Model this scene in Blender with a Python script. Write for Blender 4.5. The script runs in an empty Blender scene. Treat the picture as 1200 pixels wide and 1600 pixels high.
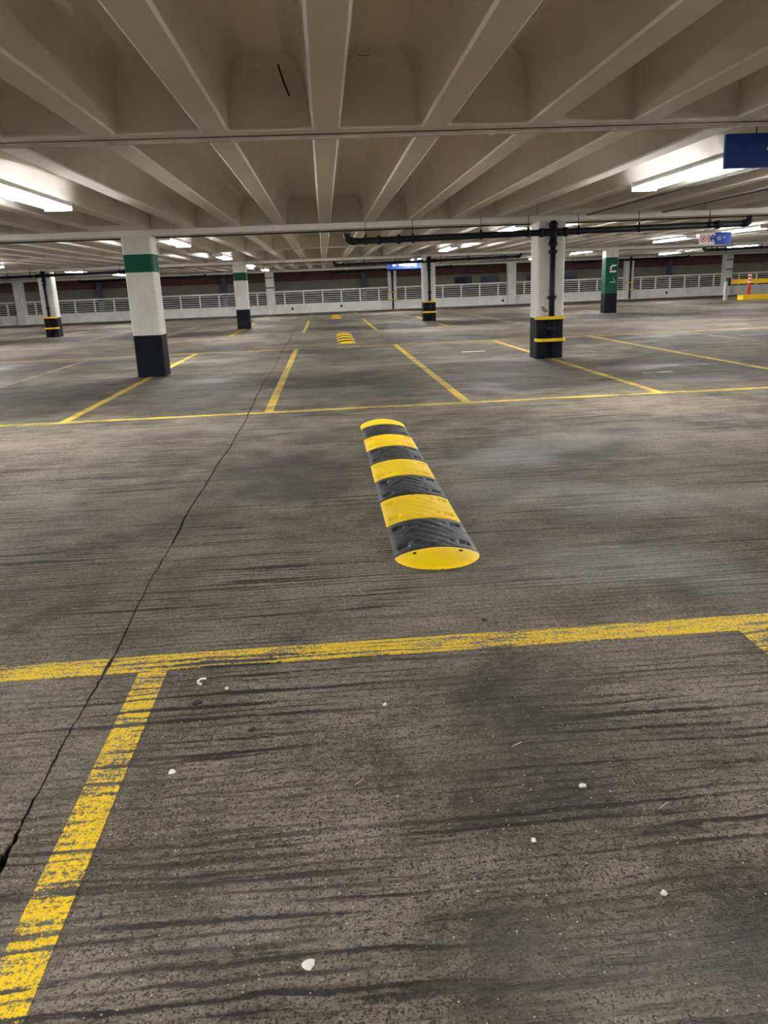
import bpy, bmesh, math, random
from mathutils import Vector, Matrix
random.seed(7)
scene = bpy.context.scene
COL = scene.collection

# ------------------------------------------------------------------ camera
F_PX, YAW, PITCH, ROLL, CAM_H = 1216.0, 0.0629, 0.2834, -0.0408, 1.43
fw = Vector((math.sin(YAW)*math.cos(PITCH), math.cos(YAW)*math.cos(PITCH), -math.sin(PITCH)))
rt = Vector((math.cos(YAW), -math.sin(YAW), 0)); up = rt.cross(fw)
r2 = rt*math.cos(ROLL)+up*math.sin(ROLL); u2 = up*math.cos(ROLL)-rt*math.sin(ROLL)
cam_d = bpy.data.cameras.new('camera'); cam = bpy.data.objects.new('camera', cam_d); COL.objects.link(cam)
cam.matrix_world = Matrix(((r2.x, u2.x, -fw.x, 0), (r2.y, u2.y, -fw.y, 0), (r2.z, u2.z, -fw.z, CAM_H), (0, 0, 0, 1)))
cam_d.sensor_fit = 'HORIZONTAL'; cam_d.sensor_width = 36.0; cam_d.lens = 36.0*F_PX/1200.0
cam_d.clip_start = 0.05; cam_d.clip_end = 300
scene.camera = cam

# ------------------------------------------------------------------ world (night) and exposure
world = bpy.data.worlds.new('night_sky'); scene.world = world; world.use_nodes = True
bg = world.node_tree.nodes['Background']; bg.inputs[0].default_value = (0.30, 0.33, 0.42, 1); bg.inputs[1].default_value = 0.10
scene.view_settings.view_transform = 'Standard'; scene.view_settings.look = 'None'
scene.view_settings.exposure = 1.15; scene.view_settings.gamma = 1.0
TUBE_POWER = 105.0
scene.cycles.diffuse_bounces = 6

# ------------------------------------------------------------------ dimensions
Y_JOINT = [-10.85, -2.325, 6.2, 14.73, 23.25, 31.78, 40.3, 48.83]   # precast unit joints; odd ones stand on columns
COL_JOINT = {1, 3, 5, 7}
COL_X = [-17.81, -10.5, -3.19, 4.12, 11.43, 18.74, 25.0]
RIB0, RIBP = 0.08, 0.773
Z_RIB, Z_BEAM, Z_SLAB = 2.50, 2.41, 2.95
XMIN, XMAX = -36.0, 44.0
Y_WALL = 48.83

# ------------------------------------------------------------------ node helpers
class G:
    def __init__(s, mat):
        mat.use_nodes = True; s.t = mat.node_tree; s.n = s.t.nodes; s.l = s.t.links
        s.bsdf = s.n['Principled BSDF']
    def put(s, node, i, v):
        if isinstance(v, bpy.types.NodeSocket): s.l.new(v, node.inputs[i])
        elif v is not None: node.inputs[i].default_value = v
    def math(s, op, a, b=None, c=None, clamp=False):
        n = s.n.new('ShaderNodeMath'); n.operation = op; n.use_clamp = clamp
        s.put(n, 0, a); s.put(n, 1, b)
        if c is not None: s.put(n, 2, c)
        return n.outputs[0]
    def add(s, a, b): return s.math('ADD', a, b)
    def mul(s, a, b): return s.math('MULTIPLY', a, b)
    def sub(s, a, b): return s.math('SUBTRACT', a, b)
    def step(s, v, a, b, lo=0.0, hi=1.0):
        n = s.n.new('ShaderNodeMapRange'); n.interpolation_type = 'SMOOTHSTEP'
        for i, q in enumerate((v, a, b, lo, hi)): s.put(n, i, q)
        return n.outputs[0]
    def vec(s, x, y, z=0.0):
        n = s.n.new('ShaderNodeCombineXYZ'); s.put(n, 0, x); s.put(n, 1, y); s.put(n, 2, z); return n.outputs[0]
    def noise(s, v, scale, detail=3.0, rough=0.5):
        n = s.n.new('ShaderNodeTexNoise'); s.put(n, 'Vector', v); s.put(n, 'Scale', scale); s.put(n, 'Detail', detail); s.put(n, 'Roughness', rough)
        return n.outputs[0]
    def voro(s, v, scale):
        n = s.n.new('ShaderNodeTexVoronoi'); s.put(n, 'Vector', v); s.put(n, 'Scale', scale); return n.outputs[0], n.outputs[1]
    def mix(s, f, a, b, mode='MIX'):
        n = s.n.new('ShaderNodeMix'); n.data_type = 'RGBA'; n.blend_type = mode; n.clamp_factor = True
        s.put(n, 0, f); s.put(n, 6, col4(a)); s.put(n, 7, col4(b)); return n.outputs[2]
    def pos(s):
        p = s.n.new('ShaderNodeNewGeometry').outputs['Position']; q = s.n.new('ShaderNodeSeparateXYZ'); s.l.new(p, q.inputs[0])
        return p, q.outputs[0], q.outputs[1], q.outputs[2]
    def bump(s, h, strength, dist):
        n = s.n.new('ShaderNodeBump'); s.put(n, 'Height', h); s.put(n, 'Strength', strength); s.put(n, 'Distance', dist)
        s.l.new(n.outputs[0], s.bsdf.inputs['Normal'])
def col4(c):
    return c if isinstance(c, bpy.types.NodeSocket) else (tuple(c)+(1.0,) if len(c) == 3 else tuple(c))

def plain(name, color, rough=0.5, metal=0.0, var=0.12, scale=6.0, bump=0.0, spec=0.28):
    m = bpy.data.materials.new(name); g = G(m); p, x, y, z = g.pos()
    n = g.noise(p, scale, 5.0, 0.6)
    c = g.mix(g.step(n, 0.3, 0.72), [v*(1-var) for v in color], [min(1, v*(1+var)) for v in color])
    g.put(g.bsdf, 'Base Color', c); g.put(g.bsdf, 'Roughness', rough); g.put(g.bsdf, 'Metallic', metal); g.put(g.bsdf, 'Specular IOR Level', spec)
    if bump: g.bump(g.noise(p, scale*8, 4.0), bump, 0.01)
    return m

def concrete(g):
    p, x, y, z = g.pos()
    flat = g.vec(x, y, 0)
    big = g.noise(flat, 0.45, 3.0, 0.55)
    mid = g.noise(flat, 2.6, 5.0, 0.62)
    fine = g.noise(flat, 30.0, 4.0, 0.65)
    grit = g.noise(flat, 140.0, 3.0, 0.7)
    tone = g.add(g.mul(big, 0.34), g.add(g.mul(mid, 0.26), g.add(g.mul(fine, 0.2), g.mul(grit, 0.2))))
    base = g.mix(g.step(tone, 0.38, 0.60), (0.080, 0.064, 0.047), (0.31, 0.268, 0.210))
    # irregular grooves raked across the slab
    warp = g.mul(g.sub(g.noise(g.vec(g.mul(x, 0.7), g.mul(y, 2.0)), 1.0, 3.0), 0.5), 0.10)
    warp = g.add(warp, g.mul(g.sub(g.noise(g.vec(g.mul(x, 4.0), g.mul(y, 6.0), 2.0), 1.0, 3.0, 0.6), 0.5), 0.030))
    yw = g.add(y, warp)
    amp = g.step(g.noise(g.vec(g.mul(x, 1.0), g.mul(y, 1.2), 3.0), 1.0, 2.0), 0.34, 0.58, 0.25, 1.0)
    s1 = g.noise(g.vec(g.mul(x, 0.9), g.mul(yw, 19.0)), 1.0, 3.0, 0.6)
    s3 = g.math('SINE', g.mul(yw, 2*math.pi/0.042))
    long_ = g.noise(g.vec(g.mul(x, 1.6), g.mul(yw, 9.0), 5.0), 1.0, 4.0, 0.6)
    g1 = g.step(g.add(g.add(s1, g.mul(s3, 0.045)), g.mul(g.sub(g.add(grit, fine), 1.0), 0.34)), 0.565, 0.62)
    g3 = g.mul(g.step(g.add(s3, g.mul(g.sub(g.add(grit, fine), 1.0), 2.2)), 0.45, 0.95), g.step(long_, 0.42, 0.60))
    g1 = g.mul(g.math('MAXIMUM', g1, g.mul(g3, 0.8)), amp)
    s2 = g.noise(g.vec(g.mul(x, 4.0), g.mul(yw, 60.0)), 1.0, 3.0, 0.6)
    g2 = g.step(s2, 0.54, 0.68)
    pits = g.step(g.add(g.mul(grit, 0.6), g.mul(g.noise(flat, 55.0, 3.0, 0.6), 0.4)), 0.41, 0.49)          # 0 in a pit
    vd, vc = g.voro(flat, 62.0)
    sep = g.n.new('ShaderNodeSeparateColor'); g.l.new(vc, sep.inputs[0])
    rad = g.mul(g.step(sep.outputs[0], 0.62, 1.0), 0.17)
    speck = g.math('LESS_THAN', g.add(vd, g.mul(g.sub(grit, 0.5), 0.30)), rad)
    # oil and tyre stains
    wob = g.mul(g.sub(mid, 0.5), 1.15); wob2 = g.mul(g.sub(big, 0.5), 1.4)
    def ell(x0, y0, rx, ry, k):
        a = g.math('DIVIDE', g.sub(x, x0), rx); b = g.math('DIVIDE', g.sub(y, y0), ry)
        d = g.math('SQRT', g.add(g.mul(a, a), g.mul(b, b)))
        return g.step(g.add(d, wob), 0.35, 1.1, k, 0.0)
    stain = ell(0.60, 2.02, 0.66, 0.62, 1.0)
    for e in ((0.62, 2.55, 0.48, 0.26, 0.9), (0.7, 1.35, 0.85, 0.3, 0.9), (-1.55, 2.0, 0.55, 0.5, 0.8), (-0.35, 6.1, 1.0, 1.1, 0.85), (1.7, 6.5, 1.2, 0.9, 0.8), (3.0, 7.5, 1.9, 0.6, 0.75), (0.3, 7.9, 1.3, 0.5, 0.6),
              (0.0, 11.4, 0.9, 0.9, 0.6), (-5.5, 11.8, 2.2, 0.8, 0.5), (-1.4, 8.3, 2.2, 0.35, 0.3)):
        stain = g.math('MAXIMUM', stain, ell(*e))
    ph = g.math('FRACT', g.math('DIVIDE', g.add(x, 0.76+24.5), 2.45))
    cx = g.math('ABSOLUTE', g.sub(ph, 0.5))
    cxm = g.step(g.add(cx, g.mul(wob, 0.12)), 0.20, 0.50, 1.0, 0.15)
    def ywin(yc, r): return g.step(g.add(g.math('DIVIDE', g.math('ABSOLUTE', g.sub(y, yc)), r), wob2), 0.45, 1.1, 1.0, 0.0)
    for yc, r, k in ((11.9, 2.2, 0.95), (17.3, 2.0, 0.85), (28.7, 2.0, 0.95), (34.6, 2.0, 0.95), (45.4, 1.6, 0.9)):
        stain = g.math('MAXIMUM', stain, g.mul(g.mul(ywin(yc, r), cxm), k))
    stain = g.mul(stain, g.step(g.add(mid, g.mul(fine, 0.4)), 0.42, 0.78, 1.0, 0.62))
    c = g.mix(g.mul(stain, 0.95), base, (0.020, 0.016, 0.012))
    c = g.mix(g.mul(g1, 0.88), c, (0.012, 0.010, 0.008))
    c = g.mix(g.mul(g2, 0.55), c, (0.04, 0.035, 0.028))
    c = g.mix(g.mul(g.sub(1.0, pits), 0.82), c, (0.03, 0.027, 0.022))
    c = g.mix(g.mul(speck, 0.8), c, (0.55, 0.50, 0.42))
    h = g.add(g.mul(g1, -1.0), g.add(g.mul(g2, -0.45), g.add(g.mul(pits, 0.5), g.add(g.mul(fine, 0.9), g.mul(grit, 0.7)))))
    return dict(c=c, h=h, g1=g1, g2=g2, pits=pits, stain=stain, fine=fine, mid=mid, x=x, y=y, flat=flat)

def mat_floor():
    m = bpy.data.materials.new('raked_concrete'); g = G(m); k = concrete(g)
    g.put(g.bsdf, 'Base Color', k['c'])
    pol = g.step(g.noise(g.vec(g.mul(k['x'], 0.35), g.mul(k['y'], 0.5), 9.0), 1.0, 3.0, 0.6), 0.52, 0.66)
    g.put(g.bsdf, 'Roughness', g.sub(g.step(k['stain'], 0.0, 0.8, 0.74, 0.56), g.mul(pol, 0.22))); g.put(g.bsdf, 'Specular IOR Level', g.add(0.13, g.mul(pol, 0.15)))
    g.bump(k['h'], 1.0, 0.013)
    return m
def mat_paint(name, color, wear):
    m = bpy.data.materials.new(name); g = G(m); k = concrete(g)
    n = g.noise(k['flat'], 85.0, 4.0, 0.75); n2 = g.noise(g.vec(g.mul(k['x'], 6.0), g.mul(k['y'], 30.0)), 1.0, 4.0, 0.65)
    v = g.add(g.mul(n, 0.62), g.mul(n2, 0.38))
    v = g.add(v, g.mul(g.sub(k['mid'], 0.5), 0.25))
    v = g.sub(v, g.mul(k['g1'], 0.22)); v = g.sub(v, g.mul(k['g2'], 0.05)); v = g.sub(v, g.mul(k['stain'], 0.06))
    mask = g.mul(g.step(v, wear-0.035, wear+0.035), g.step(k['pits'], 0.0, 1.0, 0.35, 1.0))
    yel = g.mix(k['fine'], [q*0.8 for q in color], [min(1, q*1.15) for q in color])
    g.put(g.bsdf, 'Base Color', g.mix(mask, k['c'], yel)); g.put(g.bsdf, 'Roughness', 0.6); g.put(g.bsdf, 'Specular IOR Level', 0.2)
    g.bump(g.add(k['h'], g.mul(mask, 0.3)), 0.6, 0.01)
    return m

def mat_ceiling():
    m = bpy.data.materials.new('cream_painted_concrete'); g = G(m); p, x, y, z = g.pos()
    n = g.noise(p, 1.3, 5.0, 0.6); f = g.noise(p, 40.0, 4.0)
    c = g.mix(g.step(n, 0.3, 0.7), (0.77, 0.735, 0.66), (0.84, 0.81, 0.74))
    sm = g.step(g.noise(g.vec(x, g.mul(y, 1.0), g.mul(z, 0.5)), 3.5, 6.0, 0.65), 0.66, 0.80)
    c = g.mix(g.mul(sm, 0.28), c, (0.34, 0.28, 0.21))
    g.put(g.bsdf, 'Base Color', c); g.put(g.bsdf, 'Roughness', 0.75); g.put(g.bsdf, 'Specular IOR Level', 0.25)
    g.bump(f, 0.12, 0.006); return m
def mat_white_wall(name, scuff=0.5):
    m = bpy.data.materials.new(name); g = G(m); p, x, y, z = g.pos()
    n = g.noise(p, 2.2, 6.0, 0.65); st = g.noise(g.vec(g.mul(x, 5.0), g.mul(y, 5.0), g.mul(z, 0.8)), 1.0, 5.0, 0.65)
    c = g.mix(g.step(n, 0.3, 0.72), (0.66, 0.65, 0.61), (0.78, 0.77, 0.73))
    c = g.mix(g.mul(g.step(st, 0.56, 0.75), scuff), c, (0.28, 0.26, 0.23))
    g.put(g.bsdf, 'Base Color', c); g.put(g.bsdf, 'Roughness', 0.6); g.bump(g.noise(p, 30.0, 4.0), 0.1, 0.005); return m
def mat_brick():
    m = bpy.data.materials.new('red_brick'); g = G(m); p, x, y, z = g.pos()
    b = g.n.new('ShaderNodeTexBrick'); g.put(b, 'Vector', g.vec(x, z, 0)); g.put(b, 'Color1', (0.22, 0.085, 0.062, 1)); g.put(b, 'Color2', (0.15, 0.055, 0.042, 1)); g.put(b, 'Mortar', (0.15, 0.12, 0.10, 1))
    g.put(b, 'Scale', 1.0); g.put(b, 'Brick Width', 0.45); g.put(b, 'Row Height', 0.15); g.put(b, 'Mortar Size', 0.012)
    g.put(g.bsdf, 'Base Color', b.outputs[0]); g.put(g.bsdf, 'Roughness', 0.85); return m
def mat_emit(name, color, strength):
    m = bpy.data.materials.new(name); g = G(m)
    g.put(g.bsdf, 'Base Color', (0.9, 0.9, 0.9, 1)); g.put(g.bsdf, 'Emission Color', color+(1,)); g.put(g.bsdf, 'Emission Strength', strength); return m
def mat_rubber():
    m = bpy.data.materials.new('black_rubber'); g = G(m); p, x, y, z = g.pos()
    n = g.noise(p, 9.0, 6.0, 0.7); n2 = g.noise(p, 55.0, 4.0, 0.7)
    c = g.mix(g.step(n, 0.42, 0.72), (0.013, 0.014, 0.017), (0.055, 0.056, 0.060))
    c = g.mix(g.mul(g.step(n2, 0.56, 0.72), 0.6), c, (0.30, 0.30, 0.30))
    g.put(g.bsdf, 'Base Color', c); g.put(g.bsdf, 'Specular IOR Level', 0.2); g.put(g.bsdf, 'Roughness', 0.5); g.bump(g.noise(p, 40.0, 4.0), 0.25, 0.006); return m
def mat_bump_yellow():
    m = bpy.data.materials.new('yellow_rubber'); g = G(m); p, x, y, z = g.pos()
    n = g.noise(p, 7.0, 5.0, 0.65); n2 = g.noise(p, 45.0, 5.0, 0.7)
    c = g.mix(g.step(n, 0.35, 0.7), (0.90, 0.58, 0.002), (0.97, 0.68, 0.004))
    c = g.mix(g.mul(g.step(n2, 0.66, 0.76), 0.45), c, (0.35, 0.22, 0.02))
    g.put(g.bsdf, 'Base Color', c); g.put(g.bsdf, 'Roughness', 0.55); g.put(g.bsdf, 'Specular IOR Level', 0.22); g.bump(n2, 0.12, 0.004); return m

M = dict(
    floor=mat_floor(), paint=mat_paint('worn_yellow_paint', (0.86, 0.58, 0.006), 0.455), paint_far=mat_paint('faded_yellow_paint', (0.82, 0.56, 0.02), 0.45),
    paint_pale=mat_paint('rubbed_pale_yellow_paint', (0.50, 0.44, 0.24), 0.50), paint_white=mat_paint('worn_white_paint', (0.70, 0.70, 0.68), 0.42),
    ceiling=mat_ceiling(), white=mat_white_wall('white_column_paint', 0.22), parapet=mat_white_wall('scuffed_white_wall', 0.55),
    green=plain('green_paint', (0.0, 0.085, 0.045), 0.6), black=plain('black_base_paint', (0.004, 0.0055, 0.010), 0.6, var=0.3, spec=0.15),
    pipe=plain('black_iron_pipe', (0.004, 0.005, 0.009), 0.5, var=0.3), yellow=plain('safety_yellow_steel', (0.78, 0.52, 0.01), 0.4),
    rail=plain('white_railing_enamel', (0.78, 0.77, 0.74), 0.4), dark=plain('dark_matte', (0.018, 0.016, 0.014), 0.8), void=plain('dark_joint_filler', (0.010, 0.009, 0.008), 0.95),
    conduit=plain('painted_conduit', (0.58, 0.54, 0.46), 0.5), greyc=plain('dark_grey_conduit', (0.07, 0.068, 0.065), 0.5),
    housing=plain('white_lamp_housing', (0.82, 0.83, 0.84), 0.35), tube=mat_emit('lit_fluorescent_tube', (0.98, 0.975, 0.97), TUBE_POWER),
    blue=plain('blue_sign_face', (0.010, 0.040, 0.22), 0.35, var=0.06), white_sign=plain('white_sign_face', (0.80, 0.79, 0.78), 0.4, var=0.04),
    red=plain('red_sign_print', (0.55, 0.03, 0.03), 0.4), brick=mat_brick(), beige=plain('beige_render', (0.34, 0.30, 0.22), 0.85, scale=1.5, var=0.1),
    slate=plain('dark_slate_glass', (0.012, 0.02, 0.03), 0.15), steelblue=plain('blue_grey_steel', (0.13, 0.14, 0.16), 0.5),
    rubber=mat_rubber(), byellow=mat_bump_yellow(), grey=plain('grey_plastic', (0.35, 0.35, 0.34), 0.5), scuff=plain('grey_scuff', (0.33, 0.33, 0.32), 0.7),
    redplastic=plain('red_plastic', (0.55, 0.035, 0.03), 0.4), ivory=plain('off_white_litter', (0.75, 0.73, 0.68), 0.6), leaf=plain('dark_litter', (0.012, 0.013, 0.014), 0.6), straw=plain('straw_litter', (0.42, 0.34, 0.2), 0.7),
    dark_brick=plain('dark_brown_brick', (0.05, 0.030, 0.026), 0.85),
    crack=plain('crack_stain', (0.045, 0.035, 0.025), 0.9), pale_joint=plain('pale_joint_sealant', (0.42, 0.40, 0.36), 0.6),
)

# ------------------------------------------------------------------ mesh helpers
class MB:
    def __init__(s): s.v = []; s.f = []; s.smooth = []
    def quadmesh(s, vs, fs, smooth=False):
        o = len(s.v); s.v += [tuple(q) for q in vs]; s.f += [tuple(i+o for i in f) for f in fs]; s.smooth += [smooth]*len(fs); return s
    def box(s, x0, x1, y0, y1, z0, z1):
        v = [(x0, y0, z0), (x1, y0, z0), (x1, y1, z0), (x0, y1, z0), (x0, y0, z1), (x1, y0, z1), (x1, y1, z1), (x0, y1, z1)]
        return s.quadmesh(v, [(3, 2, 1, 0), (4, 5, 6, 7), (0, 1, 5, 4), (1, 2, 6, 5), (2, 3, 7, 6), (3, 0, 4, 7)])
    def prism(s, poly, z0, z1, smooth=False):
        n = len(poly); v = [(x, y, z0) for x, y in poly]+[(x, y, z1) for x, y in poly]
        s.quadmesh(v, [(i, (i+1) % n, n+(i+1) % n, n+i) for i in range(n)], smooth)
        o = len(s.v)-2*n; s.f += [tuple(o+i for i in reversed(range(n))), tuple(o+n+i for i in range(n))]; s.smooth += [False, False]; return s
    def sweep(s, pts, prof, closed_ends=True, smooth=True):
        """prof: list of (a,b) offsets in the frame across the path"""
        pts = [Vector(p) for p in pts]; n = len(prof); vs = []
        for i, p in enumerate(pts):
            t = (pts[min(i+1, len(pts)-1)]-pts[max(i-1, 0)]).normalized()
            ref = Vector((0, 0, 1)) if abs(t.z) < 0.9 else Vector((0, 1, 0))
            if hasattr(s, 'ref'): ref = s.ref
            a = t.cross(ref).normalized(); b = a.cross(t).normalized()
            vs += [p+a*u+b*w for u, w in prof]
        fs = [(i*n+j, i*n+(j+1) % n, (i+1)*n+(j+1) % n, (i+1)*n+j) for i in range(len(pts)-1) for j in range(n)]
        s.quadmesh(vs, fs, smooth)
        if closed_ends:
            o = len(s.v)-len(vs); s.f += [tuple(o+j for j in range(n)), tuple(o+len(vs)-n+j for j in reversed(range(n)))]; s.smooth += [False, False]
        return s
    def tube(s, pts, r, n=12, ref=None):
        if ref: s.ref = Vector(ref)
        s.sweep(pts, [(r*math.cos(2*math.pi*k/n), r*math.sin(2*math.pi*k/n)) for k in range(n)])
        if ref: del s.ref
        return s
    def mesh(s, name):
        me = bpy.data.meshes.new(name); me.from_pydata(s.v, [], s.f); me.update()
        for p, sm in zip(me.polygons, s.smooth): p.use_smooth = sm
        bm = bmesh.new(); bm.from_mesh(me); bmesh.ops.recalc_face_normals(bm, faces=bm.faces); bm.to_mesh(me); bm.free()
        return me
def obj(name, geo, mat=None, parent=None, loc=(0, 0, 0), label=None):
    me = geo.mesh(name) if isinstance(geo, MB) else geo
    if mat is not None and len(me.materials) == 0: me.materials.append(M[mat])
    o = bpy.data.objects.new(name, me); COL.objects.link(o); o.location = loc
    if parent: o.parent = parent
    if label: o['label'] = label
    return o
def tag(o, label, cat, group=None):
    o['label'] = label; o['category'] = cat
    if group: o['group'] = group
    return o
def thing(name, label, cat, loc=(0, 0, 0), group=None, rotz=0.0):
    o = bpy.data.objects.new(name, None); COL.objects.link(o); o.location = loc; o.rotation_euler = (0, 0, rotz); o.empty_display_size = 0.1
    return tag(o, label, cat, group)
def structure(o): o['kind'] = 'structure'; return o
def chamfer_rect(hx, hy, c):
    return [(-hx+c, -hy), (hx-c, -hy), (hx, -hy+c), (hx, hy-c), (hx-c, hy), (-hx+c, hy), (-hx, hy-c), (-hx, -hy+c)]
def text_mesh(body, size, name):
    cu = bpy.data.curves.new(name, 'FONT'); cu.body = body; cu.size = size; cu.extrude = 0.001; cu.resolution_u = 3
    t = bpy.data.objects.new(name+'_tmp', cu); COL.objects.link(t); dg = bpy.context.evaluated_depsgraph_get(); dg.update()
    me = bpy.data.meshes.new_from_object(t.evaluated_get(dg)); bpy.data.objects.remove(t); bpy.data.curves.remove(cu)
    me.transform(Matrix.Rotation(math.pi/2, 4, 'X')); me.name = name; return me
def disc(r0, r1, y0, y1, cx=0, cz=0, n=24, sx=1.0):
    """ring (r0>0) or disc standing upright, facing -Y"""
    b = MB(); vs = []
    if r0 <= 0:
        vs = [(cx+sx*r1*math.cos(2*math.pi*k/n), y, cz+r1*math.sin(2*math.pi*k/n)) for y in (y0, y1) for k in range(n)]
        b.quadmesh(vs, [(k, (k+1) % n, n+(k+1) % n, n+k) for k in range(n)]+[tuple(range(n)), tuple(range(2*n-1, n-1, -1))]); return b
    for y in (y0, y1):
        for r in (r0, r1): vs += [(cx+sx*r*math.cos(2*math.pi*k/n), y, cz+r*math.sin(2*math.pi*k/n)) for k in range(n)]
    fs = []
    for k in range(n):
        q = (k+1) % n
        fs += [(k, n+k, n+q, q), (2*n+k, 2*n+q, 3*n+q, 3*n+k), (k, q, 2*n+q, 2*n+k), (n+k, 3*n+k, 3*n+q, n+q)]
    b.quadmesh(vs, fs); return b
def upright(poly, y0, y1):
    """extrude an x-z outline along y"""
    n = len(poly); b = MB()
    b.quadmesh([(x, y0, z) for x, z in poly]+[(x, y1, z) for x, z in poly], [(i, (i+1) % n, n+(i+1) % n, n+i) for i in range(n)]+[tuple(range(n)), tuple(range(2*n-1, n-1, -1))]); return b
def project(X, Y, Z):
    d = Vector((X, Y, Z-CAM_H)); w = d.dot(fw)
    return (600+F_PX*d.dot(r2)/w, 800-F_PX*d.dot(u2)/w) if w > 0.1 else (None, None)

# ------------------------------------------------------------------ floor: slabs with an open cracked joint between them
CRACK_X = -0.965
def crack_pts(y0, y1):
    pts = []; y = y0; rnd = random.Random(3)
    while y < y1:
        w = 0.0022+0.0025*rnd.random()
        if rnd.random() < 0.10: w += 0.004*rnd.random()
        if 1.55 < y < 1.95: w += 0.009*math.exp(-((y-1.78)/0.10)**2)
        if y > 4.5: w += 0.0022
        x = CRACK_X-0.006*(y-2)+0.020*math.sin(y*0.9)+0.007*math.sin(y*4.3+1)+0.008*(rnd.random()-0.5)
        pts.append((x, y, w)); y += 0.03 if y < 6 else (0.08 if y < 15 else 0.5)
    pts.append((CRACK_X-0.006*(y1-2)+0.02*math.sin(y1*0.9), y1, 0.004)); return pts
floor = structure(obj('floor', MB().box(XMIN, XMAX, Y_JOINT[0], Y_WALL+0.5, -0.30, -0.04), 'void'))
def slab(y0, y1, side, cp):
    b = MB(); vs = []; n = len(cp)
    for x, y, w in cp:
        xe = x+side*w; xo = XMAX if side > 0 else XMIN
        vs += [(xe, y, 0.0), (xo, y, 0.0), (xe, y, -0.05), (xo, y, -0.05)]
    fs = []
    for i in range(n-1):
        a, c = i*4, i*4+4
        fs += [(a, a+1, c+1, c), (a, c, c+2, a+2), (a+1, a+3, c+3, c+1), (a+2, c+2, c+3, a+3)]
    fs += [(0, 2, 3, 1), (4*n-4, 4*n-3, 4*n-1, 4*n-2)]
    b.quadmesh(vs, fs); return b
JY = [Y_JOINT[0], 14.73, 31.78, Y_WALL+0.45]
for j in range(3):
    cp = crack_pts(JY[j]+0.012, JY[j+1]-0.012)
    for side in (-1, 1): obj('floor_slab', slab(JY[j], JY[j+1], side, cp), 'floor', floor)
for jy in (14.73, 31.78): obj('joint_sealant', MB().box(XMIN, XMAX, jy-0.0115, jy+0.0115, -0.035, 0.0008), 'pale_joint', floor)

# ------------------------------------------------------------------ ceiling: slab, tapering ribs, cross beams
ceiling = structure(obj('ceiling', MB().box(XMIN, XMAX, Y_JOINT[0], Y_WALL+0.35, Z_SLAB, Z_SLAB+0.25), 'ceiling'))
def rib_geo(L, b=None, x=0, y=0):
    b = b or MB(); h = L/2; w0, w1, c = 0.097, 0.150, 0.012
    half = [(w0-c, Z_RIB), (w0+0.004, Z_RIB+c), (0.125, 2.74), (0.140, 2.83), (0.165, 2.885), (0.205, 2.925), (0.27, Z_SLAB+0.004)]
    prof = [(-u, z) for u, z in reversed(half)]+half
    n = len(prof); nh = len(half)
    vs = [(x+u, y-h, z) for u, z in prof]+[(x+u, y+h, z) for u, z in prof]
    b.quadmesh(vs[:], [(i, i+1, n+i+1, n+i) for i in range(n-1)], False)
    for q in range(n-1): b.smooth[len(b.smooth)-1-q] = q not in (nh-2, nh-1, nh)
    o = len(b.v)-2*n; b.f += [tuple(o+i for i in range(n)), tuple(o+i for i in range(2*n-1, n-1, -1))]; b.smooth += [False, False]
    return b
def beam_sec(b, prof):
    n = len(prof); b.quadmesh([(XMIN, y, z) for y, z in prof]+[(XMAX, y, z) for y, z in prof], [(i, (i+1) % n, n+(i+1) % n, n+i) for i in range(n)]+[tuple(range(n)), tuple(range(2*n-1, n-1, -1))]); return b
extra = MB(); kmin = int((XMIN-RIB0)/RIBP)+1; kmax = int((XMAX-RIB0)/RIBP)
for b in range(len(Y_JOINT)-1):
    e0 = 0.25 if b in COL_JOINT else 0.17; e1 = 0.25 if b+1 in COL_JOINT else 0.17
    y0, y1 = Y_JOINT[b]+e0-0.02, Y_JOINT[b+1]-e1+0.02; L = y1-y0; ym = (y0+y1)/2; me = None
    for k in range(kmin, kmax+1):
        x = RIB0+k*RIBP; px = project(x, y1, Z_RIB)[0] if y1 > 0.5 else None
        if px is not None and -90 < px < 1290 and b >= 1:
            if me is None: me = rib_geo(L).mesh('rib')
            obj('rib', me, 'ceiling', ceiling, (x, ym, 0))
        else: rib_geo(L, extra, x, ym)
ex = obj('rib', extra, 'ceiling', ceiling); ex['kind'] = 'stuff'
for i, yj in enumerate(Y_JOINT):
    if i in COL_JOINT:
        obj('cross_beam', beam_sec(MB(), [(yj-0.30, Z_SLAB+0.01), (yj-0.25, Z_RIB), (yj-0.25, Z_BEAM), (yj+0.25, Z_BEAM), (yj+0.25, Z_RIB), (yj+0.30, Z_SLAB+0.01)]), 'ceiling', ceiling)
        if yj > 0: obj('joint_strip', MB().box(XMIN, XMAX, yj+0.215, yj+0.245, Z_BEAM-0.022, Z_BEAM+0.002), 'dark', ceiling)  # dark strip standing in for the shadow line along the beam's rear edge
    else:
        for s in (-1, 1):
            obj('cross_beam', beam_sec(MB(), [(yj+s*0.014, Z_SLAB+0.01), (yj+s*0.014, Z_RIB), (yj+s*0.17, Z_RIB), (yj+s*0.205, 2.80), (yj+s*0.225, 2.88), (yj+s*0.27, 2.93), (yj+s*0.34, Z_SLAB+0.005)]), 'ceiling', ceiling)
        if yj > 0: obj('joint_strip', MB().box(XMIN, XMAX, yj-0.013, yj+0.013, Z_RIB-0.003, Z_RIB+0.08), 'dark', ceiling)
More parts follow.
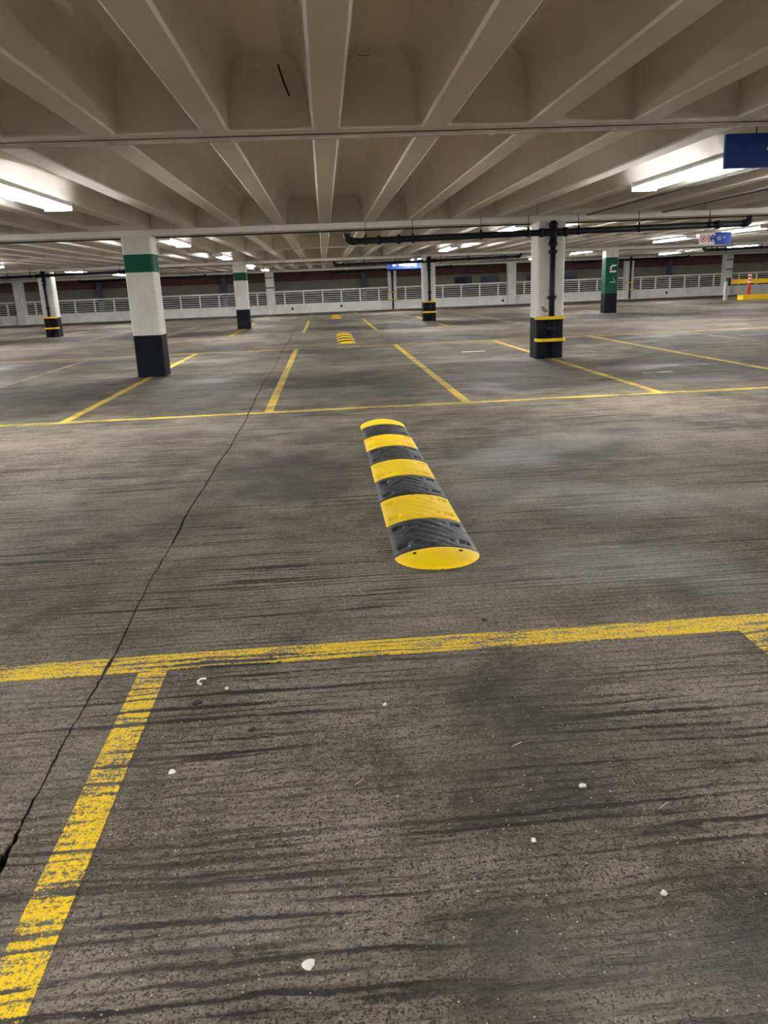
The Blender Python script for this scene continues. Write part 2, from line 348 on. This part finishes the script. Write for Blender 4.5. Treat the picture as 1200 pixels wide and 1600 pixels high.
# solid infill of the coffer over each column head
HEADS = {-17.81: -17.7, -10.5: RIB0-13.5*RIBP, -3.19: RIB0-4.5*RIBP, 4.12: RIB0+5.5*RIBP, 11.43: RIB0+14.5*RIBP, 18.74: RIB0+24.5*RIBP, 25.0: RIB0+32.5*RIBP}
HEADS[-17.81] = RIB0-23.5*RIBP+0.0
for cxx, hx in HEADS.items():
    for i in (3, 5, 7):
        for s in (-1, 1):
            if i == 7 and s > 0: continue
            a, c = Y_JOINT[i]+s*0.24, Y_JOINT[i]+s*1.35
            obj('column_head_block', MB().box(hx-RIBP/2+0.02, hx+RIBP/2-0.02, min(a, c), max(a, c), Z_RIB+0.004, Z_SLAB+0.005), 'ceiling', ceiling)
# crack stains on the end wall of the nearest coffers
obj('crack', MB().tube([(-0.225, 5.955, 2.92), (-0.215, 5.972, 2.87), (-0.19, 5.989, 2.79), (-0.16, 6.002, 2.71)], 0.006, 6), 'crack', ceiling, label='dark curved crack in the coffer end wall')
obj('crack', MB().tube([(0.31, 5.90, 2.945), (0.34, 5.925, 2.932), (0.37, 5.93, 2.93), (0.40, 5.925, 2.932)], 0.003, 6), 'crack', ceiling)

# ------------------------------------------------------------------ far side: parapet wall, building beyond
wall = MB()
wb = structure(obj('wall_back', MB().box(XMIN, XMAX, Y_WALL-0.05, Y_WALL+0.20, 0, 0.56), 'parapet'))
for x, z in ((-1.95, 0.27), (1.0, 0.33), (10.9, 0.24), (21.2, 0.3)): obj('drain_hole', disc(0, 0.075, Y_WALL-0.056, Y_WALL-0.03, x, z, 12), 'dark', wb)

bd = thing('neighbouring_building', 'building across the gap with red brick band above beige wall', 'building', (0, 58, 0))
obj('beige_wall', MB().box(XMIN-6, XMAX+6, 0, 0.4, 1.12, 1.95), 'beige', bd)
obj('lower_brick_wall', MB().box(XMIN-6, XMAX+6, 0.02, 0.4, -6, 1.12), 'dark_brick', bd)
obj('brick_wall', MB().box(XMIN-6, XMAX+6, -0.08, 0.4, 1.95, 9), 'brick', bd)
for x0, x1 in ((9.4, 10.7), (11.3, 12.65), (14.7, 15.6), (17.3, 18.4)):
    w = obj('window', upright([(x0, 1.28), (x1, 1.28), (x1, 1.80), (x0, 1.80)], -0.06, 0.02), 'steelblue', bd)
    obj('pane', MB().box(x0+0.06, x1-0.06, -0.075, -0.05, 1.33, 1.75), 'slate', w)
for x in (-24, -15.6, -7.0, 2.86, 25.2, 34): obj('downpipe', MB().box(x-0.15, x+0.15, -0.4, -0.1, -6, 9), 'steelblue', bd)

# ------------------------------------------------------------------ columns
def ring_prism(z0, z1, h=0.25, c=0.028): return MB().prism(chamfer_rect(h, h, c), z0, z1)
def hoop(z, fy, half=0.27, out=0.15):
    pts = [(-half, fy+0.06, z), (-half, fy-0.02, z), (-half+0.015, fy-out*0.6, z), (-half+0.06, fy-out, z), (0, fy-out-0.012, z), (half-0.06, fy-out, z), (half-0.015, fy-out*0.6, z), (half, fy-0.02, z), (half, fy+0.06, z)]
    return MB().sweep(pts, [(-0.008, -0.028), (0.008, -0.028), (0.008, 0.028), (-0.008, 0.028)], smooth=False)
def column(x, y, kind, label):
    t = thing('concrete_column', label, 'column', (x, y, 0), 'concrete columns')
    if kind == 'green_band':
        for n, z0, z1, m in (('base_paint', 0, 0.735, 'black'), ('shaft', 0.735, 1.81, 'white'), ('colour_band', 1.81, 2.11, 'green'), ('column_top', 2.11, Z_BEAM, 'white')): obj(n, ring_prism(z0, z1), m, t)
    elif kind == 'guarded':
        for n, z0, z1, m in (('base_paint', 0, 0.735, 'black'), ('shaft', 0.735, Z_BEAM, 'white')): obj(n, ring_prism(z0, z1), m, t)
        for z in (0.74, 0.345): obj('guard_hoop', hoop(z, -0.25), 'yellow', t)
    elif kind == 'green_full':
        for n, z0, z1, m in (('base_paint', 0, 0.76, 'black'), ('colour_panel', 0.76, 2.13, 'green'), ('column_top', 2.13, Z_BEAM, 'white')): obj(n, ring_prism(z0, z1), m, t)
    elif kind == 'wall':
        obj('shaft', ring_prism(0, Z_BEAM), 'white', t)
    elif kind == 'wall_guarded':
        obj('shaft', ring_prism(0, Z_BEAM), 'white', t)
        for z in (1.02, 0.58): obj('guard_hoop', hoop(z, -0.25, 0.30, 0.17), 'yellow', t)
    return t
Y1, Y2, Y3 = 14.73, 31.78, 48.83
c1 = column(-3.19, Y1, 'green_band', 'nearest white column with green band and black base, left of the speed bump')
c2 = column(4.12, Y1, 'guarded', 'nearest white column with black drainpipe and yellow guard hoops, right of the speed bump')
column(-3.19, Y2, 'green_band', 'smaller distant white column with green band and black base')
column(4.12, Y2, 'guarded', 'distant column with black pipe and yellow hoops on its black base, at centre')
column(-10.5, Y2, 'guarded', 'column with black pipe and two yellow hoops at the far left')
cg = column(11.43, Y2, 'green_full', 'column painted green with white symbols above a black base')
column(18.74, Y2, 'guarded', 'column with black pipe and yellow hoops right of the green symbol column')
column(-17.81, Y3, 'wall', 'white column in the far parapet at the left edge')
column(-10.5, Y3, 'wall_guarded', 'white column in the far parapet hidden behind the nearest green-banded column')
w1 = column(-3.19, Y3, 'wall', 'white far parapet column with a pale notice, right of the distant green-banded column')
column(4.12, Y3, 'wall_guarded', 'white far parapet column with black pipe and pale hoops, beneath the distant blue sign')
column(11.43, Y3, 'wall', 'plain white far parapet column left of the nearest pipe column')
column(18.74, Y3, 'wall_guarded', 'white far parapet column with black pipe, just right of the green column')
w2 = column(25.0, Y3, 'wall', 'white far parapet column with notice, left of the yellow beam')
# scuff marks on the nearest pipe column (irregular rubbed flakes)
for sx, sz, w_, h_ in ((-0.13, 0.90, 0.05, 0.05), (-0.09, 0.86, 0.045, 0.04), (-0.155, 0.93, 0.03, 0.02), (-0.06, 0.87, 0.03, 0.012), (-0.14, 1.20, 0.022, 0.014)):
    pl = [(sx+w_*math.cos(a)*(0.6+0.4*random.random()), sz+h_*math.sin(a)*(0.6+0.4*random.random())) for a in [k*math.pi/5 for k in range(10)]]
    obj('scuff_mark', upright(pl, -0.2515, -0.249), 'scuff', c2)
# symbols on the green column
fy = -0.2525
obj('painted_symbol', upright([(-0.10, 1.66), (-0.03, 1.66), (-0.02, 1.74), (0.03, 1.79), (0.14, 1.79), (0.19, 1.85), (0.0, 1.85), (-0.05, 1.82), (-0.09, 1.76)], fy, -0.249), 'white_sign', cg)
obj('painted_symbol', MB().box(-0.10, 0.17, fy, -0.249, 1.56, 1.635), 'white_sign', cg)
obj('painted_symbol', upright([(0.02, 1.37), (0.10, 1.29), (0.11, 1.22), (0.09, 1.28)], fy, -0.249), 'white_sign', cg)
obj('painted_symbol', upright([(-0.12, 1.17), (0.15, 1.19), (0.13, 1.215), (0.0, 1.20)], fy, -0.249), 'white_sign', cg)
def notice(x, label):
    t = thing('notice_panel', label, 'sign', (x, Y3-0.25, 0), 'notices on the far columns')
    obj('panel', MB().box(-0.20, 0.20, -0.02, -0.002, 1.52, 2.12), 'white_sign', t)
    for z in (2.10, 1.54): obj('dark_strip', MB().box(-0.24, 0.24, -0.034, -0.019, z-0.035, z+0.035), 'steelblue', t)
notice(-3.19, 'pale notice with dark strips on the parapet column at centre left')
notice(25.0, 'pale notice with dark strips on the parapet column near the yellow beam')

# ------------------------------------------------------------------ black drain pipes
def drain(x, y, zh, label, bottom=0.02, lo=-3.66, hi=3.60):
    t = thing('drain_pipe', label, 'pipe', (x, y-0.25, 0), 'black drain pipes')
    d = -0.085
    obj('horizontal_pipe', MB().tube([(lo+0.10, d, zh-0.03), (hi-0.10, d, zh+0.03)], 0.055, 14), 'pipe', t)
    obj('downpipe', MB().tube([(0, d, bottom), (0, d, Z_BEAM-0.002)], 0.052, 14), 'pipe', t)
    tee = obj('tee_fitting', MB().tube([(0, d, zh-0.20), (0, d, zh+0.16)], 0.066, 14).tube([(-0.20, d, zh), (0.20, d, zh)], 0.066, 14), 'pipe', t)
    cm = MB().tube([(0, d, -0.03), (0, d, 0.03)], 0.080, 14).mesh('coupling')
    for z in (zh-0.20, zh+0.13, zh-0.33, 1.1, 0.55): obj('coupling', cm, 'pipe', t, (0, 0, z))
    ch = MB().tube([(-0.03, d, 0), (0.03, d, 0)], 0.078, 14).mesh('coupling')
    for q in (-0.22, 0.22, lo+0.9, lo+0.55, hi-0.6): obj('coupling', ch, 'pipe', t, (q, 0, zh+0.03*q/3.6))
    for s, e in ((1, lo), (-1, hi)):
        z0 = zh-0.03*s; r = 0.10
        pts = [(e+s*(r-r*math.cos(a)), d, z0+r-r*math.sin(a)) for a in [k*math.pi/12 for k in range(7)]]
        pts = [(e, d, Z_BEAM-0.045 if z0+r > Z_BEAM-0.06 else z0+r+0.03)]+pts+[(e+s*(r+0.05), d, z0)]
        obj('elbow', MB().tube(pts, 0.064, 14, ref=(0, 1, 0)), 'pipe', t)
    for q in (lo+0.32, lo+1.15, -1.3, -0.45, 0.45, 1.55, hi-0.75):
        hz = zh+0.03*q/3.6
        h_ = obj('hanger', MB().tube([(q-0.02, d, hz), (q+0.02, d, hz)], 0.070, 12), 'pipe', t)
        obj('hanger_rod', MB().box(q-0.018, q+0.018, d-0.018, d+0.018, hz+0.05, hz+0.095).box(q-0.005, q+0.005, d-0.005, d+0.005, hz+0.09, Z_RIB+0.02), 'pipe', h_)
    return t
drain(4.12, Y1, 2.215, 'largest black pipe with long overhead arms on the nearest hooped column')
drain(4.12, Y2, 2.265, 'black pipe with overhead arms on the distant hooped column at centre')
drain(4.12, Y3, 2.30, 'farthest black pipe on the parapet column under the distant blue sign')
drain(-10.5, Y2, 2.27, 'black pipe with overhead arms on the hooped column at far left')
drain(-10.5, Y3, 2.32, 'farthest black overhead pipe running behind the nearest green-banded column')
drain(18.74, Y2, 2.29, 'black overhead pipe entering from the right edge beneath the hanging sign')
drain(18.74, Y3, 2.33, 'black pipe on the parapet column just right of the green column')

# ------------------------------------------------------------------ railings on the parapet
XS = [-25.12]+COL_X+[32.3]
RNAMES = ['at the extreme left beyond the left-edge column', 'left of the far-left hooped column', 'behind the nearest green-banded column', 'between the noticed column and the column under the blue sign',
          'right of the distant hooped column at centre', 'behind the nearest pipe column', 'between the green column and the noticed right-hand column', 'behind the red and white post']
RNAMES = {0: 'at the extreme left beyond the left-edge parapet column', 1: 'behind the far-left hooped column', 2: 'behind the nearest and the distant green-banded columns', 3: 'at centre beyond the speed bumps',
          4: 'right of the distant hooped column at centre', 5: 'behind the nearest pipe column', 6: 'right of the green symbol column', 7: 'behind the red post at the right edge'}
for i in range(len(XS)-1):
    a, c = XS[i]+0.26, XS[i+1]-0.26; L = c-a
    t = thing('railing', 'white metal railing on the far parapet '+RNAMES[i], 'railing', (a, Y_WALL+0.05, 0.56), 'white railings on the parapet')
    obj('top_rail', MB().box(0, L, -0.045, 0.045, 0.69, 0.765), 'rail', t)
    rm = MB().box(0, L, -0.016, 0.016, -0.017, 0.017).mesh('rail')
    for z in (0.09, 0.21, 0.33, 0.45, 0.57): obj('rail', rm, 'rail', t, (0, 0, z))
    pm = MB().box(-0.04, 0.04, -0.035, 0.017, 0.0, 0.70).mesh('post'); n = 6
    for k in range(n): obj('post', pm, 'rail', t, (0.55+k*(L-1.1)/(n-1), -0.02, 0))

# ------------------------------------------------------------------ fluorescent lights
INNER = [(-1.05, 'behind the viewpoint'), (7.48, 'nearest'), (15.9, 'second from the front'), (24.0, 'third from the front'), (32.6, 'fourth from the front'), (41.1, 'farthest')]
OUTER = [(-5.0, 'behind the viewpoint'), (3.2, 'beside the viewpoint'), (11.0, 'nearest, outside the frame'), (19.5, 'nearest in view'), (23.6, 'second in view'), (32.4, 'third in view'), (39.6, 'farthest in view')]
ROWS = [(-22, 'far-left row', OUTER), (-13, 'row over the far-left hooped column', OUTER), (-4, 'row over the green-banded columns', INNER), (5, 'row over the centre pipe columns', INNER),
        (14, 'row over the green symbol column', OUTER), (23, 'row over the yellow barrier', OUTER), (32, 'far-right row', OUTER)]
lamp_mesh = {}; LAMP_L = 2.44
def lamp(x, y0, label):
    h = LAMP_L/2
    t = thing('fluorescent_light', label, 'light', (x, y0+h, Z_RIB), 'twin tube fluorescent ceiling lights')
    if not lamp_mesh:
        hs = MB(); prof = [(-0.05, -0.0005), (0.05, -0.0005), (0.05, -0.038), (0.155, -0.052), (0.155, -0.056), (0.03, -0.045), (-0.03, -0.045), (-0.155, -0.056), (-0.155, -0.052), (-0.05, -0.038)]
        hs.sweep([(0, -h, 0), (0, h, 0)], prof, smooth=False); lamp_mesh['housing'] = hs.mesh('housing')
        lamp_mesh['tube'] = MB().tube([(0, -h+0.05, 0), (0, h-0.05, 0)], 0.019, 10).mesh('tube')
        lamp_mesh['end_cap'] = MB().box(-0.155, 0.155, -0.015, 0.015, -0.10, -0.001).mesh('end_cap')
        lamp_mesh['tube_clip'] = MB().box(-0.10, 0.10, -0.014, 0.014, -0.062, -0.058).box(-0.102, -0.094, -0.014, 0.014, -0.10, -0.058).box(0.094, 0.102, -0.014, 0.014, -0.10, -0.058).mesh('tube_clip')
    obj('housing', lamp_mesh['housing'], 'housing', t)
    for s in (-1, 1):
        obj('tube', lamp_mesh['tube'], 'tube', t, (s*0.060, 0, -0.078)); obj('end_cap', lamp_mesh['end_cap'], 'housing', t, (0, s*(h-0.02), 0))
    for q in (-0.06, 0.06): obj('tube_clip', lamp_mesh['tube_clip'], 'grey', t, (0, q, 0))
for k, rt_, spots in ROWS:
    for y0, bt in spots: lamp(RIB0+k*RIBP, y0, 'twin-tube fluorescent light, '+rt_+', '+bt)

# ------------------------------------------------------------------ ceiling conduits
t = thing('ceiling_conduit', 'long thin cream conduit along the nearest ceiling joint', 'conduit', (0, 6.2, 2.47))
obj('conduit_run', MB().tube([(-14, -0.035, 0), (15, -0.035, 0)], 0.013, 8), 'conduit', t)
cm = MB().tube([(-0.025, -0.035, 0), (0.025, -0.035, 0)], 0.019, 8).mesh('coupling')
for k in range(-12, 14): obj('coupling', cm, 'conduit', t, (0.36+k*0.93, 0, 0))
for x, y0, y1, lab in ((4.72, 7.0, 14.4, 'thin dark conduit from the nearest right light to the pipe column head'), (6.10, 6.45, 14.4, 'thin dark conduit under the ceiling, right of the nearest right light')):
    t = thing('electric_conduit', lab, 'conduit', (x, y0, Z_RIB-0.020))
    obj('conduit_run', MB().tube([(0, 0, 0), (0, y1-y0, 0)], 0.012, 8), 'greyc', t)
    for q in (0.6, 2.4, 4.2): obj('saddle', MB().box(-0.03, 0.03, q-0.012, q+0.012, -0.014, 0.014), 'greyc', t)

# ------------------------------------------------------------------ hanging signs
def arrow(x, z, s, y0, y1):
    return upright([(x, z), (x+s*0.5, z+s*0.5), (x+s*0.5, z+s*0.18), (x+s*1.2, z+s*0.18), (x+s*1.2, z-s*0.18), (x+s*0.5, z-s*0.18), (x+s*0.5, z-s*0.5)], y0, y1)
t = thing('hanging_sign', 'large blue hanging sign cut off by the right edge near the ceiling', 'sign', (3.235, 6.5, 0))
obj('sign_panel', MB().box(0, 1.8, 0, 0.03, 2.215, 2.468), 'blue', t)
obj('arrow', arrow(0.335, 2.352, 0.11, -0.003, 0.001), 'white_sign', t)
for x in (0.25, 1.5): obj('hanger_rod', MB().tube([(x, 0.015, 2.46), (x, 0.015, Z_SLAB)], 0.006, 6), 'greyc', t)
t = thing('hanging_sign', 'small hanging sign, white left half and blue right half, above the far barrier', 'sign', (9.46, 20.0, 0))
obj('sign_panel', MB().box(0.36, 0.82, 0, 0.03, 2.09, 2.375), 'blue', t)
obj('white_panel', MB().prism([(0, -0.004), (0.39, -0.004), (0.39, 0.03), (0, 0.03)], 2.085, 2.37), 'white_sign', t)
obj('red_ring', disc(0.055, 0.075, -0.008, -0.003, 0.10, 2.225), 'red', t)
obj('red_mark', MB().box(0.08, 0.12, -0.008, -0.003, 2.205, 2.25), 'red', t)
for k in range(4): obj('red_print', MB().box(0.20, 0.27, -0.008, -0.003, 2.15+k*0.045, 2.172+k*0.045), 'red', t)
obj('blue_disc', disc(0, 0.085, -0.009, -0.003, 0.335, 2.23, sx=0.72), 'blue', t)
obj('white_mark', MB().box(0.31, 0.36, -0.012, -0.008, 2.175, 2.195).box(0.325, 0.345, -0.012, -0.008, 2.16, 2.21), 'white_sign', t)
obj('white_mark', MB().box(0.31, 0.36, -0.012, -0.008, 2.255, 2.27), 'white_sign', t)
for k in range(3): obj('white_print', MB().box(0.46, 0.56, -0.004, 0.001, 2.19+k*0.035, 2.203+k*0.035), 'white_sign', t)
obj('white_mark', upright([(0.60, 2.25), (0.645, 2.275), (0.645, 2.258), (0.68, 2.258), (0.68, 2.242), (0.645, 2.242), (0.645, 2.225)], -0.004, 0.001), 'white_sign', t)
for x in (0.12, 0.7): obj('hanger_rod', MB().tube([(x, 0.015, 2.36), (x, 0.015, Z_SLAB)], 0.006, 6), 'greyc', t)
t = thing('hanging_sign', 'distant blue hanging sign with white lettering left of the hooped centre column', 'sign', (2.78, 35.3, 0))
obj('sign_panel', MB().box(0, 1.75, 0, 0.04, 2.08, 2.36), 'blue', t)
obj('arrow', arrow(0.24, 2.24, 0.14, -0.004, 0.001), 'white_sign', t)
tm = text_mesh('shopping', 0.22, 'lettering'); tm.materials.clear(); obj('lettering', tm, 'white_sign', t, (0.52, -0.002, 2.19))
for x in (0.2, 1.5): obj('hanger_rod', MB().tube([(x, 0.02, 2.35), (x, 0.02, Z_SLAB)], 0.008, 6), 'greyc', t)

# twin spot lamp by the distant centre column
t = thing('emergency_spotlight', 'grey twin-headed spotlight at the top of the distant centre column', 'spotlight', (3.66, 31.22, 2.36))
obj('mounting_box', MB().box(-0.10, 0.14, -0.02, 0.10, 0.02, 0.10), 'grey', t)
obj('lamp_head', MB().tube([(-0.10, -0.02, 0.0), (-0.10, -0.16, -0.02)], 0.085, 14), 'grey', t)
obj('lamp_head', MB().tube([(0.16, 0.0, 0.03), (0.28, -0.10, -0.03)], 0.080, 14), 'housing', t)

# ------------------------------------------------------------------ speed bumps
BW, BH = 0.232, 0.052
def arch(u): return 0.010*(1-abs(u)**8)+(BH-0.010)*max(0.0, math.cos(u*math.pi/2))**0.85
def module_mesh(L, name):
    nu, nv = 48, 30; vs = []; fs = []
    for j in range(nv+1):
        v = j/nv
        for i in range(nu+1):
            u = -1+2*i/nu; z = arch(u)
            for vc in (0.2, 0.8):
                dv = (v-vc)*L
                if abs(abs(u)-0.74) < 0.13 and abs(dv) < 0.026: z -= 0.017          # side slots
                if abs(abs(u)-0.44) < 0.03 and abs(dv) < 0.014: z -= 0.012          # bolt recess
            a = abs(u)+0.0; e = abs((v-0.5)*L*5.2)                                   # raised outline of the tread
            q = abs(a*0.9+e*0.55-0.62)
            if q < 0.05: z += 0.004
            if abs((u*0.23+(v-0.5)*L)*9 % 1.0-0.5) < 0.09 and a < 0.5: z -= 0.004
            if j in (0, nv): z -= 0.003
            vs.append((u*BW, v*L, max(z, 0.001)))
    for j in range(nv):
        for i in range(nu): q = j*(nu+1)+i; fs.append((q, q+1, q+nu+2, q+nu+1))
    b = MB().quadmesh(vs, fs, True)
    n0 = len(b.v); base = [(-BW, 0, 0), (BW, 0, 0), (BW, L, 0), (-BW, L, 0)]
    b.quadmesh(base, [(3, 2, 1, 0)])
    b.f.append(tuple(range(nu+1))+(n0+1, n0)); b.f.append(tuple(reversed(range(nv*(nu+1), (nv+1)*(nu+1))))+(n0+3, n0+2)); b.smooth += [False, False]
    return b.mesh(name)
def cap_mesh(L, name, power=2.0):
    nu, nv = 40, 16; vs = []; fs = []
    for j in range(nv+1):
        v = math.sin(j/nv*math.pi/2)*0.999; k = (1-v**power)**(1/power)
        for i in range(nu+1):
            u = -1+2*i/nu; vs.append((u*BW*k, -v*L, max(0.001, arch(u)*(k**0.8))))
    for j in range(nv):
        for i in range(nu): q = j*(nu+1)+i; fs.append((q, q+nu+1, q+nu+2, q+1))
    b = MB().quadmesh(vs, fs, True); n0 = len(b.v); b.quadmesh([(-BW, 0, 0), (BW, 0, 0)], []); b.f.append(tuple(range(nu+1))+(n0+1, n0)); b.smooth.append(False)
    return b.mesh(name)
edges = [3.985, 4.575, 5.19, 5.76, 6.36, 6.93, 7.46, 7.98]
Lm = 0.5707
mod_y = module_mesh(Lm-0.004, 'yellow_module'); mod_y.materials.append(M['byellow'])
mod_b = module_mesh(Lm-0.004, 'black_module'); mod_b.materials.append(M['rubber'])
cap_n = cap_mesh(0.215, 'end_cap'); cap_n.materials.append(M['byellow'])
cap_f = cap_mesh(0.42, 'end_cap', 4.0); cap_f.materials.append(M['byellow'])
bolt = MB().tube([(0, 0, 0), (0, 0, 0.004)], 0.011, 10).mesh('bolt')
for y, lab in ((3.985, 'large yellow and black rubber speed bump in the near aisle'), (3.985+17.05, 'small yellow and black speed bump in the second aisle'), (3.985+34.1, 'tiniest farthest yellow and black speed bump in front of the parapet')):
    t = thing('speed_bump', lab, 'speed bump', (0.53, y, 0), 'speed bumps along the aisle')
    c_ = obj('end_cap', cap_n, None, t)
    for s in (-1, 1): obj('bolt', bolt, 'dark', c_, (s*0.125, -0.045, arch(0.54)*0.975-0.001))
    for k in range(7): obj('black_module' if k % 2 == 0 else 'yellow_module', mod_b if k % 2 == 0 else mod_y, None, t, (0, k*Lm+0.002, 0))
    far = obj('end_cap', cap_f, None, t, (0, 7*Lm, 0)); far.rotation_euler = (0, 0, math.pi)

# ------------------------------------------------------------------ painted lines
def line(x0, x1, y0, y1, mat, label, group):
    b = MB()
    if x0 < CRACK_X < x1 and x1-x0 > 1:
        yc = (y0+y1)/2; xc = CRACK_X-0.006*(yc-2)+0.02*math.sin(yc*0.9)+0.007*math.sin(yc*4.3+1)
        b.box(x0, xc-0.010, y0, y1, 0.0, 0.0022).box(xc+0.010, x1, y0, y1, 0.0, 0.0022)
    else: b.box(x0, x1, y0, y1, 0.0, 0.0022)
    o = obj('painted_line', b, mat); return tag(o, label, 'road marking', group)
line(-12, 14, 2.845, 2.985, 'paint', 'nearest yellow line crossing the whole foreground', 'yellow bay end lines')
line(-16, 18, 9.44, 9.56, 'paint_far', 'yellow line across the floor just beyond the large speed bump', 'yellow bay end lines')
line(-22, 24, 19.6, 19.73, 'paint_far', 'yellow line across the floor just before the second speed bump', 'yellow bay end lines')
line(-26, 28, 26.75, 26.87, 'paint_pale', 'pale worn line across the floor just behind the second speed bump', 'yellow bay end lines')
line(-30, 30, 36.65, 36.78, 'paint_pale', 'pale worn line across the floor just before the farthest speed bump', 'yellow bay end lines')
ORD = ['first', 'second', 'third', 'fourth', 'fifth', 'sixth', 'seventh', 'eighth', 'ninth']
def stall_lines(y0, y1, k0, k1, mat, block, cut=()):
    for k in range(k0, k1+1):
        x = -0.76+2.445*k; side = 'left' if k <= 0 else 'right'; n = -k if k <= 0 else k-1
        line(x-0.055, x+0.055, y0, y1, 'paint_pale' if k in cut else mat, 'yellow stall line, %s %s of the speed bumps, %s' % (ORD[n], side, block), 'yellow stall lines')
stall_lines(-2.1, 2.845, 0, 1, 'paint', 'in the foreground')
stall_lines(9.56, 19.6, -4, 5, 'paint_far', 'in the nearest column block', cut=(-4, -3, -2, 4, 5))
stall_lines(26.87, 36.65, -6, 7, 'paint_far', 'in the second column block', cut=(-6, -5, -4, -3, -2, 3, 4, 5, 6, 7))
stall_lines(43.8, 48.7, -7, 8, 'paint_pale', 'against the far parapet')
for x0, x1, y0, y1, lab in ((4.75, 5.2, 11.55, 11.63, 'short white dash on the floor right of the nearest pipe column'), (2.85, 3.35, 16.6, 16.75, 'short white dash on the floor left of the nearest pipe column'), (9.5, 10.1, 17.6, 17.75, 'short white dash on the floor at the right, under the lights')):
    tag(obj('white_mark', MB().box(x0, x1, y0, y1, 0, 0.002), 'paint_white'), lab, 'road marking')

# ------------------------------------------------------------------ barrier corner at the right
t = thing('kerb', 'low yellow painted kerb at the right edge', 'kerb', (20.95, 39.4, 0))
obj('kerb_block', MB().prism([(0, 0.0), (0.12, -0.10), (9, -0.10), (9, 0.35), (0.12, 0.35), (0, 0.25)], 0, 0.25), 'yellow', t)
t = thing('marker_post', 'red and white flexible marker post on the yellow kerb', 'post', (21.5, 39.6, 0.25))
obj('post_base', MB().tube([(0, 0, 0), (0, 0, 0.05)], 0.13, 14), 'redplastic', t)
obj('post_tube', MB().tube([(0, 0, 0.05), (0, 0, 1.02)], 0.065, 14), 'redplastic', t)
for z in (0.62, 0.78, 0.94): obj('white_band', MB().tube([(0, 0, z-0.035), (0, 0, z+0.035)], 0.069, 14), 'white_sign', t)
t = thing('barrier_beam', 'horizontal yellow barrier beam with black end at the right edge', 'barrier', (20.65, 40.2, 0))
obj('beam', MB().box(0.10, 9.0, -0.05, 0.10, 0.78, 1.01), 'yellow', t)
obj('end_plate', MB().box(0.0, 0.12, -0.12, 0.16, 0.70, 1.10), 'dark', t)
obj('post', MB().box(-0.12, 0.02, -0.07, 0.09, 0, 0.92), 'grey', t)
obj('post', MB().box(8.6, 8.74, 0.02, 0.16, 0, 0.92), 'grey', t)

# ------------------------------------------------------------------ litter on the near floor
def flake(name, x, y, r, mat, label, h=0.006, n=9, sx=1.0):
    rn = random.Random(int(x*1000+y*77)); b = MB()
    ring = [(math.cos(2*math.pi*k/n)*r*sx*(0.6+0.5*rn.random()), math.sin(2*math.pi*k/n)*r*(0.6+0.5*rn.random())) for k in range(n)]
    vs = [(a, c, 0.0) for a, c in ring]+[(a*0.7, c*0.7, h*(0.6+0.6*rn.random())) for a, c in ring]+[(0, 0, h*1.2)]
    fs = [(k, (k+1) % n, n+(k+1) % n, n+k) for k in range(n)]+[(n+k, n+(k+1) % n, 2*n) for k in range(n)]+[tuple(reversed(range(n)))]
    b.quadmesh(vs, fs); return tag(obj(name, b, mat, None, (x, y, 0)), label, 'litter', 'litter on the near floor')
o = obj('plastic_scrap', MB().tube([(0.012, 0.022, 0.006), (-0.008, 0.016, 0.008), (-0.016, 0.0, 0.008), (-0.012, -0.014, 0.007), (0.0, -0.022, 0.006)], 0.0045, 8), 'ivory', None, (-0.55, 2.72, 0)); tag(o, 'small white curved scrap just below the nearest yellow line', 'litter', 'litter on the near floor')
flake('gum_patch', -0.55, 2.57, 0.026, 'leaf', 'black scrap below the white curved scrap', 0.003)
flake('gum_patch', -0.33, 2.36, 0.018, 'leaf', 'small round black spot right of the black scrap', 0.002)
flake('pebble', -0.56, 2.15, 0.013, 'ivory', 'pale flat chip beside the foreground stall line')
flake('paper_scrap', -0.12, 1.38, 0.018, 'ivory', 'white torn scrap near the bottom edge of the floor')
flake('pebble', 0.13, 2.46, 0.009, 'ivory', 'tiny pale pebble in the middle of the foreground bay')
flake('pebble', 0.67, 1.92, 0.011, 'ivory', 'pale oval pebble in the dark oil stain', sx=1.4)
flake('pebble', 0.73, 1.49, 0.010, 'ivory', 'pale pebble at the lower right of the oil stain')
flake('pebble', 0.47, 1.71, 0.009, 'ivory', 'white pebble left of centre in the oil stain')
flake('pebble', -0.45, 2.66, 0.008, 'ivory', 'tiny pale grit right of the white curved scrap')
flake('gum_patch', 0.62, 3.12, 0.016, 'leaf', 'dark spot just above the nearest yellow line', 0.003)
for x, y, a, lab in ((0.53, 2.15, 0.5, 'thin straw piece near the top of the oil stain'), (-0.82, 4.45, 0.9, 'thin straw piece in the aisle beside the long crack'), (0.02, 2.02, 0.8, 'thin straw piece in the middle of the foreground bay'), (0.86, 1.80, 0.6, 'thin straw piece at the right of the oil stain')):
    o = obj('straw', MB().tube([(-0.02*math.cos(a), -0.02*math.sin(a), 0.003), (0.02*math.cos(a), 0.02*math.sin(a), 0.004)], 0.0016, 6), 'straw', None, (x, y, 0)); tag(o, lab, 'litter', 'litter on the near floor')
